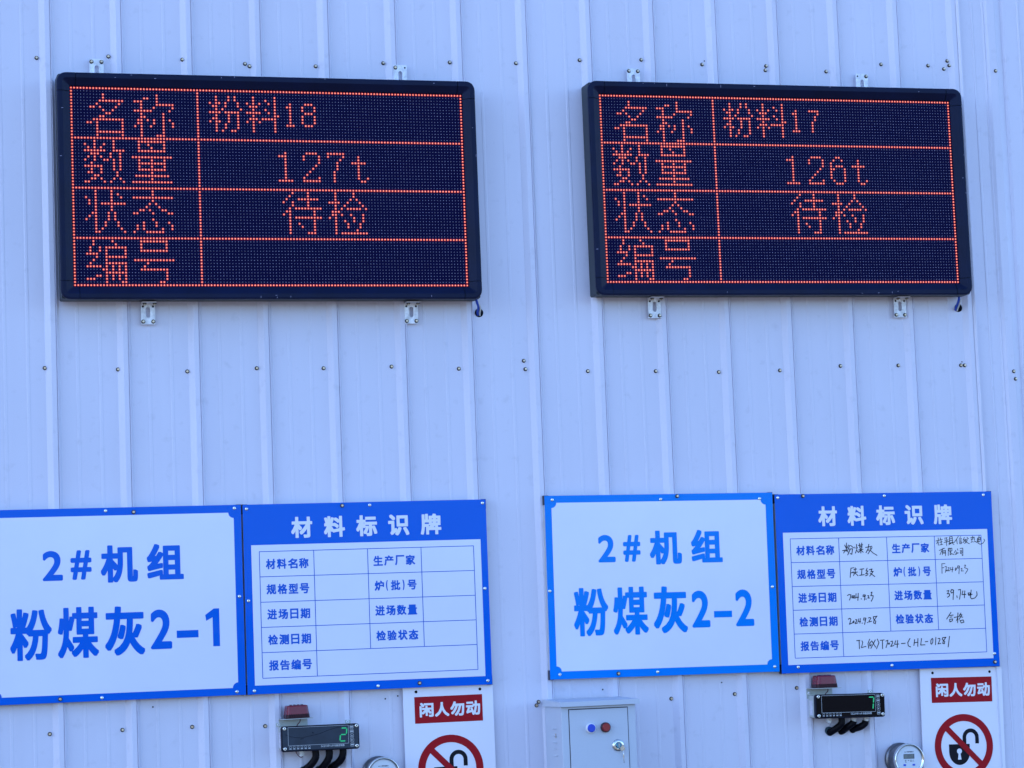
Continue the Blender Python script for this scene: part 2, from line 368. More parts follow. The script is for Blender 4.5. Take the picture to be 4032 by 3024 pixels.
# ------------------------------------------------------------------ LED displays
def rows(txt):
    out = {}
    for part in txt.strip().split(';'):
        r, cs = part.split(':'); s = set()
        for c in cs.split(','):
            if '-' in c: a, b = c.split('-'); s.update(range(int(a), int(b) + 1))
            else: s.add(int(c))
        rr = r.split('-')
        for q in range(int(rr[0]), int(rr[-1]) + 1): out.setdefault(q, set()).update(s)
    return out
COMMON = [
 # name
 "2-3:10;4:9-16;5:8,15;6:6,7,9,14;7:10,13;8:11,12;9:9,10;10:7-16;11:5,6,8,16;12-13:8,16;14:8-16;15:8,16",
 "2:27;3:23,24,27;4:20-22,27;5:22,27-32;6:22,26,32;7:20-25,31;8:22,29;9:22,23,29;10:21,22,24,26,29,31;11:21,22,26,29,32;12:20,22,25,29,32;13-14:22,29;15:22,27-29",
 # quantity
 "17:7,13;18:4,7,10,13;19:5,7,9,13;20:4-10,13-16;21:6-8,12,15;22:5,7,9,12,15;23:4,7,10,11,13,15;24:6,13,15;25:4-9,13,15;26:6,9,13,15;27:5,6,9,14;28:7,8,14;29:6,7,9,13,15;30:4,5,10,12,16",
 "17:21-29;18:21,24,29;19:21,25,29;20:21-29;22:19-31;23:21,25,29;24:21-29;25:21,25,29;26:21-29;27:25;28:20-30;29:25;30:19-31",
 # state
 "33:7,12;34:7,12,14;35:4,7,12,15;36:5,7,12;37:5,7,9-16;38-39:7,12;40:6,7,11,13;41:5,7,11,13;42:4,7,11,13;43-44:7,10,14;45:7,9,15;46:7,8,16",
 "33-34:25;35:19-31;36:25;37:24,26;38:23,27;39:21,22,24,28,29;40:19,20,25,30,31;42:25;43:22,26,30;44:20,22,26,31;45:20,22,28,31;46:19,23-28",
 # serial number
 "49:6,12;50:6,13;51:5,8,10-16;52:5,8,10,16;53:4-7,10,16;54:7,10-16;55:6,10;56:5,10-16;57:4-8,10,12,14,16;58:9,10,12,14,16;59:10-16;60:7,8,10,12,14,16;61:4-6,10,12,14,16;62:10,15,16",
 "49:21-29;50-51:21,29;52:21-29;55:19-31;56:23;57:22;58:21-29;59-61:29;62:27,28",
 # powder material
 "2-3:46,50,52;4:44,46,47,49,53;5:45,46,49,53;6:46,48,54;7:44-47,49-53;8:46,50,53;9:45,46,50,53;10:44,46,47,50,53;11-12:46,49,53;13:46,48,51,52",
 "2:58,65;3:58,62,65;4:56,58,60,63,65;5:57,58,59,65;6:58,62,65;7:56-60,63,65;8:58,65,66;9:57-59,61-65;10:56,58,60,65;11-13:58,65",
 # 12 ... t
 "20:68;21:66-68;22-28:68;29:66-70", "20:75-78;21:74,79;22:74,79;23:79;24:78;25:77;26:76;27:75;28:74,79;29:74-79",
 "21-22:92;23:90-94;24-27:92;28:92,95;29:93,94",
 # pending inspection
 "33:70,75;34:69,75;35:68,72-78;36:67,70,75;37:70,75;38:69,71-79;39:68,69,77;40:67,69,77;41:69,71-79;42:69,77;43:69,72,77;44:69,73,77;45:69,77;46:69,75-77",
 "33-34:84,90;35:84,89,91;36:82-85,88,92;37:84,87,93;38:84,86,88-92,94;39:83-85;40:83,84,86,89,93;41:82,84,90,93;42:84,87,90,93;43-44:84,88,92;45:84,91;46:84,86-94",
 "4:70;5:69,70;6-10:70;11:69-71"]
EIGHT = "4:75-77;5-6:74,78;7:75-77;8-10:74,78;11:75-77"; SEVEN_S = "4:75-78;5:78;6-7:77;8-11:76"
SEVEN = "20:82-87;21:82,87;22:86;23-25:85;26-29:84"; SIX = "20:84,85;21:83,86;22:82;23:82,84-86;24:82,83,87;25-27:82,87;28:83,87;29:84-86"
def lit_set(extra):
    L = set()
    for t in COMMON + extra:
        for r, cs in rows(t).items():
            for c in cs: L.add((c, r))
    for c in range(128):
        for r in (0, 16, 32, 48, 63): L.add((c, r))
    for r in range(64):
        for c in (0, 40, 127): L.add((c, r))
    return L
OW, OH, CR = 0.681, 0.3615, 0.030
def ring(t, d):
    """rounded rectangle inset by t; 4 corner blocks of 7 points + straight split points"""
    hw, hh = OW - t, OH - t; r = max(CR - t, 0.0008); pts = []; tag = []
    n = 6; SPL = 0.058 - 0.0
    for ci, (sx, sz, a0) in enumerate(((1, 1, 0), (-1, 1, 90), (-1, -1, 180), (1, -1, 270))):
        cx, cz = sx * (hw - r), sz * (hh - r)
        arc = [(cx + r * math.cos(math.radians(a0 + 90 * k / n)), cz + r * math.sin(math.radians(a0 + 90 * k / n))) for k in range(n + 1)]
        if a0 in (0, 180):
            first = (sx * hw, sz * (OH - SPL)); last = (sx * (OW - SPL), sz * hh)
        else:
            first = (sx * (OW - SPL), sz * hh); last = (sx * hw, sz * (OH - SPL))
        pts += [first] + arc + [last]
    return [(x, -d, z) for x, z in pts]
def frame_parts(prof, seam=0.0006):
    rs = [ring(t, d) for t, d in prof]; n = len(rs[0]); blk = n // 4; corners = []; rails = []
    for c in range(4):
        mb = MB()
        for k in range(len(rs) - 1):
            for i in range(c * blk, c * blk + blk - 1):
                mb.add([rs[k][i], rs[k][i + 1], rs[k + 1][i + 1], rs[k + 1][i]], [(0, 1, 2, 3)], 0)
        corners.append(mb)
        a, b = c * blk + blk - 1, ((c + 1) * blk) % n; mb = MB()
        for k in range(len(rs) - 1):
            q = [Vector(rs[k][a]), Vector(rs[k][b]), Vector(rs[k + 1][b]), Vector(rs[k + 1][a])]
            u = (q[1] - q[0]).normalized() * 0.0017
            q = [q[0] + u, q[1] - u, q[2] - u, q[3] + u]
            q = [p + Vector((0, 0.0006, 0)) for p in q]
            mb.add(q, [(0, 1, 2, 3)], 0)
        rails.append(mb)
    return corners, rails
BEZ = [(0.0035, 0.086), (0.0, 0.0865), (0.0, 0.095), (0.0015, 0.0990), (0.005, 0.1005), (0.0175, 0.1005), (0.0200, 0.0990), (0.0405, 0.0870), (0.0408, 0.080)]
def display(name, label, px, pz, roll, extra, brackets_top, brackets_bottom, cable):
    root = thing(name, label, 'led display', (px, 0, pz), roll, 'wall-mounted LED screens')
    cz_r = [(sx * (OW - .0035), sz * (OH - .0035)) for sx, sz in ((1, 1), (-1, 1), (-1, -1), (1, -1))]
    def sq(d, c=.004):
        P = []
        for (x, z), (ax, az) in zip(cz_r, ((0, 1), (1, 0), (0, 1), (1, 0))):
            sx, sz = (1 if x > 0 else -1), (1 if z > 0 else -1)
            q = [(x, -d, z - sz * c), (x - sx * c, -d, z)]; P += q if sx * sz > 0 else q[::-1]
        return P
    mb = MB(); rs = [sq(0.016), sq(0.083), sq(0.0866, .012)]; n = 8
    for k in range(2):
        for i in range(n): j = (i + 1) % n; mb.add([rs[k][i], rs[k][j], rs[k + 1][j], rs[k + 1][i]], [(0, 1, 2, 3)])
    rb = sq(0.016); mb.add(rb, [tuple(range(n))[::-1]]); mb.build('casing', 'casing', root)
    cs, rl = frame_parts(BEZ)
    for k in cs: k.build('corner_cap', 'black_plastic', root)
    for k in rl: k.build('frame_rail', 'black_plastic', root)
    mb = MB(); mb.box(-0.6402, 0.6402, -0.3202, 0.3202, 0.076, 0.0815); mb.build('led_board', 'board', root)
    L = lit_set(extra); off = MB(); on = MB()
    def dome(mb, x, z, r, h, m1, m2, halo_r=0.0):
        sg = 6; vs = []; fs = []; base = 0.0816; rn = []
        if halo_r: rn.append((halo_r, base))  # extra glowing ring that draws the bloom on the board
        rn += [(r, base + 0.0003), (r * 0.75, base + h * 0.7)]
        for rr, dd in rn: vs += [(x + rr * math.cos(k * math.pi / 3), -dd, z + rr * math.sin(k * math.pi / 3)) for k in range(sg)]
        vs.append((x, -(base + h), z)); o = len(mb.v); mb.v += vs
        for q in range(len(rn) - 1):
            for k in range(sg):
                j = (k + 1) % sg; mb.f.append((o + q * sg + k, o + q * sg + j, o + (q + 1) * sg + j, o + (q + 1) * sg + k)); mb.m.append(m1 if (halo_r and q == 0) else m2); mb.sm.append(True)
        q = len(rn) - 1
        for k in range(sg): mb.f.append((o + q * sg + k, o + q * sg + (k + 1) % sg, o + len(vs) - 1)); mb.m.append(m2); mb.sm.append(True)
    for c in range(128):
        for r in range(64):
            x, z = -0.635 + c * 0.01, 0.315 - r * 0.01
            if (c, r) in L: dome(on, x, z, 0.0021, 0.0030, 1, 0, halo_r=0.0042)
            else: dome(off, x, z, 0.00155 * random.uniform(0.9, 1.1), 0.0022, 0, 0)
    a = off.build('unlit_leds', 'led_off', root); a['kind'] = 'stuff'
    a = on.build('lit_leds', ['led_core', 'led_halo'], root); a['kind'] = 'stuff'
    mb = MB(); rg2 = random.Random(int(px * 1000))
    for k in range(16):
        t = rg2.random()
        if k < 7: cx_, cz_, dd = rg2.uniform(-.6, .6), OH - rg2.uniform(.004, .016), .1007
        elif k < 12: cx_, cz_, dd = rg2.uniform(-.6, .6), -OH + rg2.uniform(.004, .016), .1007
        else: cx_, cz_, dd = rg2.choice((-1, 1)) * (OW - rg2.uniform(.004, .016)), rg2.uniform(-.28, .28), .1007
        w, h = (rg2.uniform(.0015, .004), rg2.uniform(.0006, .0012)) if rg2.random() < .7 else (.0008, rg2.uniform(.002, .006))
        mb.quad2([(cx_ - w, cz_ - h), (cx_ + w, cz_ - h * .6), (cx_ + w * .8, cz_ + h), (cx_ - w * .7, cz_ + h * .7)], dd)
    mb.build('paint_chips', 'led_off', root)['kind'] = 'stuff'
    # brackets (own local placement, screws as sub-parts)
    for (bx, bz, w, up, scr) in brackets_top + brackets_bottom:
        x0, x1 = bx - w / 2, bx + w / 2; mb = MB(); H = 0.068
        zz0, zz1 = (bz - H, bz) if up else (bz, bz + H)          # bz = free end
        dd0, dd1 = 0.0135, 0.0155; zm = (zz0 + zz1) / 2 - (0.004 if up else -0.004); sw, sh = 0.0068, 0.017
        sl = [(bx + sw * math.cos(a_), zm + (sh - sw) * (1 if math.sin(a_) >= 0 else -1) + sw * math.sin(a_)) for a_ in [math.pi * 2 * k / 16 + math.pi / 16 for k in range(16)]]
        outer = []
        for (sx_, sz_) in sl:                                    # matching outline points of the plate
            ax, az = sx_ - bx, sz_ - zm; t = min((w / 2) / max(abs(ax), 1e-9), ((zz1 - zz0) / 2) / max(abs(az), 1e-9)); outer.append((bx + ax * t, (zz0 + zz1) / 2 + az * t))
        # snap four outline points on the plate corners
        for cx_, cz_ in ((x0, zz0), (x1, zz0), (x1, zz1), (x0, zz1)):
            k = min(range(16), key=lambda q: (outer[q][0] - cx_) ** 2 + (outer[q][1] - cz_) ** 2); outer[k] = (cx_, cz_)
        for dd in (dd1, dd0):
            vs = [(x, -dd, z) for x, z in sl] + [(x, -dd, z) for x, z in outer]
            mb.add(vs, [(k, (k + 1) % 16, 16 + (k + 1) % 16, 16 + k) if dd == dd0 else (16 + k, 16 + (k + 1) % 16, (k + 1) % 16, k) for k in range(16)])
        for lst in (sl, outer):
            vs = [(x, -dd0, z) for x, z in lst] + [(x, -dd1, z) for x, z in lst]
            mb.add(vs, [(k, (k + 1) % 16, 16 + (k + 1) % 16, 16 + k) for k in range(16)])
        lz = zz0 if up else zz1 - 0.002
        mb.box(x0, x1, lz, lz + 0.002, 0.0156, 0.055)            # leg that grips the case
        br = mb.build('mounting_bracket', 'galv', root)
        ez = zz1 - 0.0095 if up else zz0 + 0.0085
        for sx_, flag in zip((-0.016, 0.016), scr):
            if flag: place_screw(br, bx + sx_, ez, dd1)
            else:
                h = MB(); h.lathe(0, 0, [(0.003, 0), (0.003, 0.0003)], 10); h.build('bolt_hole', 'hole', br, (bx + sx_, -dd1, ez))
            if not up:
                h = MB(); h.lathe(0, 0, [(0.0034, 0), (0.0034, 0.0003)], 10); h.build('bolt_hole', 'hole', br, (bx + sx_, -dd1, zz1 - 0.011))
                s_ = place_screw(br, bx + sx_ + 0.004, zz1 - 0.002, 0.030); s_.rotation_euler = (math.radians(88), 0, 0)
    # cable
    pts, holec = cable
    mb = MB(); mb.lathe(0, 0, [(0.0145, 0.0), (0.0145, 0.0008)], 20); mb.build('cable_hole', 'hole', root, (holec[0], -holec[2], holec[1]))
    mb = MB(); mb.tube(pts, 0.0042, 10); mb.build('cable', 'blue_cable', root)
    mb = MB(); mb.tube([(p[0] + 0.0075, p[1] + 0.003, p[2] - 0.004) for p in pts[2:]], 0.0026, 8); mb.build('white_sleeve', 'white_cable', root)
    return root
def rel(px, py, d, c): x, z = at(px, py, d); return x - c[0], z - c[1]
C1 = (0.6345, 3.0854); C2 = (2.3872, 3.0982)
def br_list(c, lst):
    out = []
    for (px, py, up, scr) in lst: x, z = rel(px, py, 0.0155, c); out.append((x, z, 0.0455, up, scr))
    return out
def cab(c, p, hole):
    hx, hz = rel(hole[0], hole[1], 0.0, c); hd = wall_d(hx + c[0])
    P = []
    for (px, py, d) in p: x, z = rel(px, py, d, c); P.append((x, -d, z))
    # smooth
    Q = []
    for k in range(len(P) - 1):
        p0, p1, p2, p3 = [np.array(P[max(0, min(len(P) - 1, q))]) for q in (k - 1, k, k + 1, k + 2)]
        for t in (0, .25, .5, .75): Q.append(tuple(0.5 * ((2 * p1) + (-p0 + p2) * t + (2 * p0 - 5 * p1 + 4 * p2 - p3) * t * t + (-p0 + 3 * p1 - 3 * p2 + p3) * t ** 3)))
    Q.append(P[-1]); return Q, (hx, hz, hd + 0.0006)
display('led_display', 'black framed LED screen showing 127t, above the sign without handwriting', C1[0], C1[1], 0.0, [EIGHT, SEVEN],
        br_list(C1, [(379.5, 232, True, (1, 1)), (1575, 255.5, True, (1, 0))]), br_list(C1, [(584, 1277, False, (1, 1)), (1621, 1274, False, (1, 1))]),
        cab(C1, [(1874, 1172, .05), (1877, 1188, .05), (1884, 1208, .035), (1881, 1228, .012), (1882, 1240, 0.0)], (1886, 1231.8)))
display('led_display', 'black framed LED screen showing 126t, above the sign with handwriting', C2[0], C2[1], 0.05, [SEVEN_S, SIX],
        br_list(C2, [(2493.5, 269, True, (1, 1)), (3393, 290.5, True, (0, 1))]), br_list(C2, [(2579, 1252, False, (1, 1)), (3546, 1250, False, (1, 1))]),
        cab(C2, [(3776, 1170, .05), (3775, 1180, .05), (3770, 1197, .03), (3763, 1214, .012), (3762, 1221, 0.0)], (3772.7, 1213)))

# ------------------------------------------------------------------ blue and white sign boards (800 x 600 mm)
SD0, SD1 = 0.0135, 0.0345
def U(u, v): return (u / 1000 - 0.4, 0.3 - v / 1000)
def sign_base(name, label, cx, cz, roll, blue, group, rivets, bolts):
    root = thing(name, label, 'sign', (cx, 0, cz), roll, group)
    for a, b, c, d in ((-0.4, 0.4, 0.28, 0.30), (-0.4, 0.4, -0.30, -0.28), (-0.4, -0.38, -0.28, 0.28), (0.38, 0.4, -0.28, 0.28)):
        mb = MB(); mb.box(a, b, c, d, SD0, SD1 - 0.0015); mb.build('frame_tube', 'tube', root)
    for sx in (-1, 1):
        for sz in (-1, 1): mb = MB(); mb.box(min(sx * 0.4012, sx * 0.386), max(sx * 0.4012, sx * 0.386), min(sz * 0.3012, sz * 0.27), max(sz * 0.3012, sz * 0.27), SD0 - 0.0006, SD1 - 0.0018); mb.build('end_cap', 'tube_end', root)
    mb = MB(); mb.box(-0.4, 0.4, -0.3, 0.3, SD1 - 0.0015, SD1); mb.build('sign_panel', blue, root)
    for u, v in rivets: x, z = U(u, v); place_screw(root, x, z, SD1 + 0.0009, RIVET, 'rivet')
    for u, v in bolts: x, z = U(u, v); place_screw(root, x, z, SD1 + 0.0006, SCREW, 'bolt')
    return root
D1_, D2_, D3_ = SD1 + 0.0004, SD1 + 0.0007, SD1 + 0.0010
def rectU(mb, u0, v0, u1, v1, d, mi=0): a = U(u0, v1); b = U(u1, v0); mb.quad2([(a[0], a[1]), (b[0], a[1]), (b[0], b[1]), (a[0], b[1])], d, mi)
def glyU(mb, ch, u0, v0, u1, v1, d, bold, shear=0.0, res=3): a = U(u0, v1); b = U(u1, v0); put_glyph(mb, ch, a[0], b[0], a[1], b[1], d, bold, shear, 0, res)
def unit_sign(label, cx, cz, roll, blue, last, white, chars, rivets, bolts, group):
    root = sign_base('name_sign', label, cx, cz, roll, blue, group, rivets, bolts)
    u0, v0, u1, v1 = white; R = 17.0; poly = []
    for (cu, cv, a0) in ((u0, v0, 0), (u1, v0, 1), (u1, v1, 2), (u0, v1, 3)):     # concave quarter circles in the corners
        for k in range(9):
            t = math.radians(90 * k / 8)
            if a0 == 0: p = (cu + R * math.sin(t), cv + R * math.cos(t))
            elif a0 == 1: p = (cu - R * math.cos(t), cv + R * math.sin(t))
            elif a0 == 2: p = (cu - R * math.sin(t), cv - R * math.cos(t))
            else: p = (cu + R * math.cos(t), cv - R * math.sin(t))
            poly.append(U(*p))
    cxm, czm = U((u0 + u1) / 2, (v0 + v1) / 2); mb = MB(); n = len(poly)
    mb.add([(x, -D1_, z) for x, z in poly] + [(cxm, -D1_, czm)], [(k + 1 if k + 1 < n else 0, k, n) for k in range(n)]); mb.build('white_field', 'sign_white', root)
    for (ch, a, b, c, d, bd) in chars:
        mb = MB()
        if ch == '-': rectU(mb, a, b, c, d, D2_)
        else: glyU(mb, ch, a, b, c, d, D2_, bd, res=6)
        mb.build('printed_character', blue, root)
    return root
GS = 'blue bordered unit name signs'
S21 = [('2', 174, 130.5, 236.5, 223.5, .0036), ('#', 260.5, 130.5, 325.5, 222.5, .0034), ('机', 353.5, 118, 469.5, 234.5, .0043), ('组', 497.5, 117.5, 613, 230, .0043),
       ('粉', 71, 308, 199, 467, .0040), ('煤', 216.5, 307, 343, 465, .0040), ('灰', 362, 309, 486.5, 462, .0048), ('2', 504, 323, 571, 446.5, .0042), ('-', 586, 391, 654.5, 414, 0)]
unit_sign('blue bordered white sign reading 粉煤灰2-1, cut off by the left edge', 0.1115, 1.7735, 0.0, 'sign_blue', '1', (26, 24.6, 776, 577), S21,
          [(12, 12), (372.8, 9.7), (779.1, 10.8), (12, 300), (787.5, 290.1), (20, 589), (771.7, 589.3), (348.9, 590)], [(459.9, 15.5), (220.5, 589)], GS)
# the digit 1 of 2-1 is drawn with its flag, without a foot
ns = [o for o in COL.objects if o.name.startswith('name_sign')][-1]
S22 = [('2', 178, 132, 238, 222.5, .0036), ('#', 265, 133.5, 325.3, 222.4, .0034), ('机', 357.5, 121, 470, 233.5, .0043), ('组', 503, 121, 613.5, 230.3, .0043),
       ('粉', 87, 304.7, 206.6, 463, .0040), ('煤', 222.5, 304.8, 344.6, 462.5, .0040), ('灰', 362.5, 306, 481.7, 460.8, .0048), ('2', 497, 323.2, 561, 445.4, .0042), ('-', 574.9, 392.4, 638.8, 413.8, 0), ('2', 651.3, 322.9, 716.8, 445.2, .0042)]
one = MB()
P1 = [(721.8, 444.1), (700.3, 444.1), (700.3, 353), (680, 363.5), (677.2, 345), (705, 325.5), (721.8, 325.5)]
one.quad2([U(*p) for p in P1], D2_ + 0.0001)
one.v = [v for v in one.v]; one.build('printed_character', 'sign_blue', ns)
unit_sign('lighter blue bordered white sign reading 粉煤灰2-2 above the grey cabinet', 1.9152, 1.7769, -0.42, 'sign_cyan', '2', (22.8, 23.5, 773.9, 574.8), S22,
          [(26.3, 13.4), (402.2, 17), (753.2, 19.8), (7.9, 312.2), (786.5, 316.5), (32.9, 584.6), (369.6, 586.9), (783.0, 582.9)], [(460.4, 7.6), (233.4, 587.9)], GS)

CELLS = [('材料名称', 138.4, 190.5), ('规格型号', 138.3, 270.5), ('进场日期', 138.6, 350), ('检测日期', 139.2, 430.2), ('报告编号', 139.6, 511), ('生产厂家', 488, 189.9), ('炉(批)号', 489, 269.8), ('进场数量', 489, 349.8), ('检验状态', 490, 429.8)]
def table_sign(label, cx, cz, roll, group, rivets, bolts, ymt):
    root = sign_base('table_sign', label, cx, cz, roll, 'sign_blue', group, rivets, bolts)
    mb = MB(); rectU(mb, 24, 129.4, 777.8, 572.4, D1_); mb.build('white_field', 'sign_white', root)
    for ch, cu in zip('材料标识牌', (188.6, 295.1, 400.6, 506.4, 613.4)):
        mb = MB(); glyU(mb, ch, cu - 34.5, 42.5, cu + 34.5, 110, D2_, .0026, res=4); mb.build('title_character', 'warn_letter', root)
    mb = MB(); T = 1.05
    for v in (150.4, 230.3, 310.7, 390.2, 469.8, 550.3): rectU(mb, 49, v - T, 754, v + T, D2_)
    for k, (u, b) in enumerate(((49.5, 550.3), (225, 550.3), (401, 469.8), (577.8, 469.8), (753.5, 550.3))): rectU(mb, u - T, 150.4 + T, u + T, b - T, D2_ + 0.0001)
    mb.build('table_grid', 'ink_blue', root)
    for s, cu, cv in CELLS:
        if len(s) == 4: lst = [(ch, (k - 1.5) * 35.6, 13.2 if ch == '日' else 15.5, 16.2) for k, ch in enumerate(s)]
        else: lst = (('炉', -53, 15.5, 16), ('(', -28, 3.2, 17), ('批', 0.5, 15.5, 16), (')', 27, 3.2, 17), ('号', 55, 15, 16))
        for ch, c, hw, hh in lst:
            mb = MB(); glyU(mb, ch, cu + c - hw, cv - hh, cu + c + hw, cv + hh, D2_, .0011); mb.build('printed_character', 'ink_blue', root)
    return root
GT = 'blue material identification table signs'
table_sign('blue 材料标识牌 table sign with empty cells and no handwriting', 0.9169, 1.7730, -0.02, GT,
           [(12.1, 13.8), (412.7, 10.4), (788.8, 12.0), (10.7, 305.0), (786.5, 289.5), (21.5, 588.8), (421.4, 589.4), (785.0, 587.3)], [(322.3, 10.1), (557.8, 586.0)], 0)
T2C = (2.7233, 1.7638)
t2 = table_sign('blue 材料标识牌 table sign filled in with black handwriting', T2C[0], T2C[1], -0.45, GT,
           [(10.6, 11.1), (399.4, 10.0), (769.3, 11.9), (782.0, 556.7), (59.0, 580.3), (399.2, 585.0)], [(101.3, 6.7), (781.3, 585.5)], 0)
# handwriting, traced in the photo and laid on the sign's own face
HW = {}
def hand(s, ox, oy, strokes, mb, wd=0.0027):
    a = math.radians(0.45)
    for st in strokes:
        P = []
        for (x, y) in st:
            X, Z = at(x / s + ox, y / s + oy, SD1); dx, dz = X - T2C[0], Z - T2C[1]
            P.append((dx * math.cos(a) - dz * math.sin(a), dx * math.sin(a) + dz * math.cos(a)))
        u, v = (P[0][0] + .4) * 1000, (.3 - P[0][1]) * 1000
        key = (0 if u < 401 or v > 470 else 1, int((v - 150) // 80))
        ribbon(HW.setdefault(key, MB()), P, wd, D3_)
mb = None
hand(3.131, 3050, 2090, [
 [(895, 800), (915, 785), (940, 790), (935, 815), (922, 855)], [(950, 815), (958, 800), (968, 805), (965, 825), (952, 828), (950, 815)], [(972, 800), (985, 800), (982, 815), (972, 830), (1000, 828)],
 [(1003, 775), (1000, 820), (1035, 818)], [(1030, 770), (1025, 860)], [(1063, 840)], [(1115, 790), (1092, 790), (1088, 810), (1105, 812), (1118, 790), (1105, 855)], [(1122, 842)],
 [(1145, 800), (1160, 800), (1158, 815), (1148, 830), (1172, 828)], [(1185, 765), (1200, 755), (1195, 780), (1183, 800), (1215, 800), (1210, 830), (1190, 868)],
 [(905, 1090), (925, 1078), (940, 1090), (930, 1130), (920, 1152), (950, 1140), (965, 1130)], [(965, 1120), (975, 1110), (980, 1125), (968, 1135), (965, 1120)], [(995, 1095), (1010, 1095), (1008, 1115), (990, 1145), (1025, 1135)],
 [(1035, 1085), (1028, 1120), (1060, 1118)], [(1055, 1080), (1050, 1140)], [(1075, 1138)], [(1120, 1075), (1098, 1075), (1095, 1100), (1115, 1100), (1125, 1075), (1108, 1155)], [(1140, 1130)],
 [(1155, 1075), (1175, 1068), (1185, 1080), (1165, 1110), (1160, 1125), (1195, 1115)], [(1250, 1055), (1215, 1060), (1218, 1085), (1245, 1115), (1240, 1145), (1218, 1135), (1225, 1100), (1262, 1050)],
 [(1010, 1355), (1050, 1350)], [(1040, 1352), (1045, 1455)], [(1075, 1355), (1085, 1375), (1070, 1440), (1125, 1425)], [(1170, 1335), (1150, 1390), (1160, 1450)], [(1190, 1365), (1170, 1385), (1172, 1420), (1188, 1410), (1188, 1395)],
 [(1195, 1355), (1245, 1435)], [(1240, 1345), (1185, 1450)], [(1265, 1335), (1285, 1380), (1255, 1455)], [(1300, 1350), (1350, 1345)], [(1328, 1350), (1330, 1455)], [(1370, 1360), (1395, 1350), (1390, 1385), (1372, 1440)],
 [(1400, 1395), (1410, 1380), (1415, 1395), (1405, 1400)], [(1430, 1365), (1450, 1360), (1452, 1385), (1430, 1425), (1470, 1415)], [(1490, 1355), (1478, 1400), (1530, 1395)], [(1515, 1350), (1510, 1440)], [(1560, 1390), (1610, 1385)],
 # flat handwriting of the first two rows
 [(835, 245), (905, 235)], [(885, 150), (880, 255)], [(862, 175), (875, 205)], [(910, 175), (890, 215)], [(870, 235), (850, 275)], [(890, 240), (905, 262)], [(925, 180), (905, 225)], [(935, 180), (972, 210)], [(915, 225), (960, 222), (950, 290), (930, 280)], [(932, 225), (900, 298)],
 [(985, 200), (992, 215)], [(1008, 165), (1012, 230), (995, 275)], [(1020, 205), (1010, 220)], [(1015, 245), (1030, 262)], [(1030, 180), (1085, 172)], [(1045, 155), (1050, 215), (1075, 212), (1073, 150)], [(1048, 195), (1073, 193)], [(1035, 235), (1090, 228)], [(1062, 215), (1062, 275)], [(1060, 238), (1030, 268)], [(1064, 238), (1092, 265)],
 [(1120, 205), (1200, 190)], [(1160, 165), (1150, 225), (1125, 270)], [(1150, 228), (1162, 245)], [(1200, 205), (1190, 228)], [(1180, 205), (1175, 245), (1150, 285)], [(1178, 240), (1215, 275), (1262, 303)],
 [(940, 460), (930, 575)], [(940, 462), (975, 455)], [(945, 520), (970, 505)], [(975, 480), (1010, 470)], [(992, 455), (992, 510)], [(965, 520), (1020, 508)], [(995, 512), (970, 552)], [(993, 522), (1028, 555)],
 [(1050, 475), (1100, 468)], [(1075, 475), (1070, 545)], [(1045, 550), (1105, 540)], [(1140, 460), (1125, 495), (1150, 495), (1120, 530), (1150, 525)], [(1120, 555), (1150, 540)], [(1165, 480), (1200, 470), (1185, 505), (1215, 500), (1170, 560)], [(1175, 520), (1235, 565)]], mb)
hand(4.608, 3500, 2300, [
 [(380, 985), (340, 1060), (350, 1120), (395, 1140)], [(465, 1005), (452, 1115)], [(460, 1065), (515, 1055)], [(525, 985), (522, 1130)], [(590, 985), (575, 1105), (655, 1100)], [(655, 1045), (705, 1040)],
 [(785, 985), (760, 1020), (758, 1080), (775, 1090), (795, 1050), (797, 1000), (785, 985)], [(850, 965), (843, 1100)], [(890, 985), (920, 985), (925, 1010), (890, 1085), (940, 1075)],
 [(1030, 965), (975, 970), (965, 1000), (1010, 1040), (1005, 1080), (975, 1075), (985, 1030), (1035, 960)], [(1098, 945), (1073, 1140)],
 [(1050, 125), (1085, 115), (1070, 160), (1055, 175), (1095, 175), (1100, 210), (1060, 240)], [(1165, 110), (1140, 95), (1120, 130), (1130, 160), (1165, 150), (1172, 105), (1163, 280)], [(1230, 210), (1238, 245)],
 [(1255, 105), (1295, 95), (1300, 140), (1280, 275)], [(1340, 120), (1325, 190), (1395, 185)], [(1375, 120), (1368, 250)],
 [(1435, 160), (1475, 160), (1475, 200), (1440, 200), (1435, 160)], [(1450, 190), (1510, 185)], [(1490, 105), (1480, 240), (1500, 268), (1560, 250), (1600, 200), (1590, 135)],
 [(1125, 510), (1045, 635)], [(1105, 570), (1165, 560)], [(1105, 600), (1145, 595)], [(1100, 640), (1155, 630), (1150, 665), (1105, 685), (1100, 640)],
 [(1180, 605), (1260, 590)], [(1250, 520), (1245, 700)], [(1245, 610), (1225, 660)], [(1305, 525), (1270, 590)], [(1275, 560), (1325, 555), (1270, 640)], [(1290, 590), (1340, 600)], [(1290, 660), (1345, 650), (1360, 690), (1310, 705), (1290, 660)]], mb)
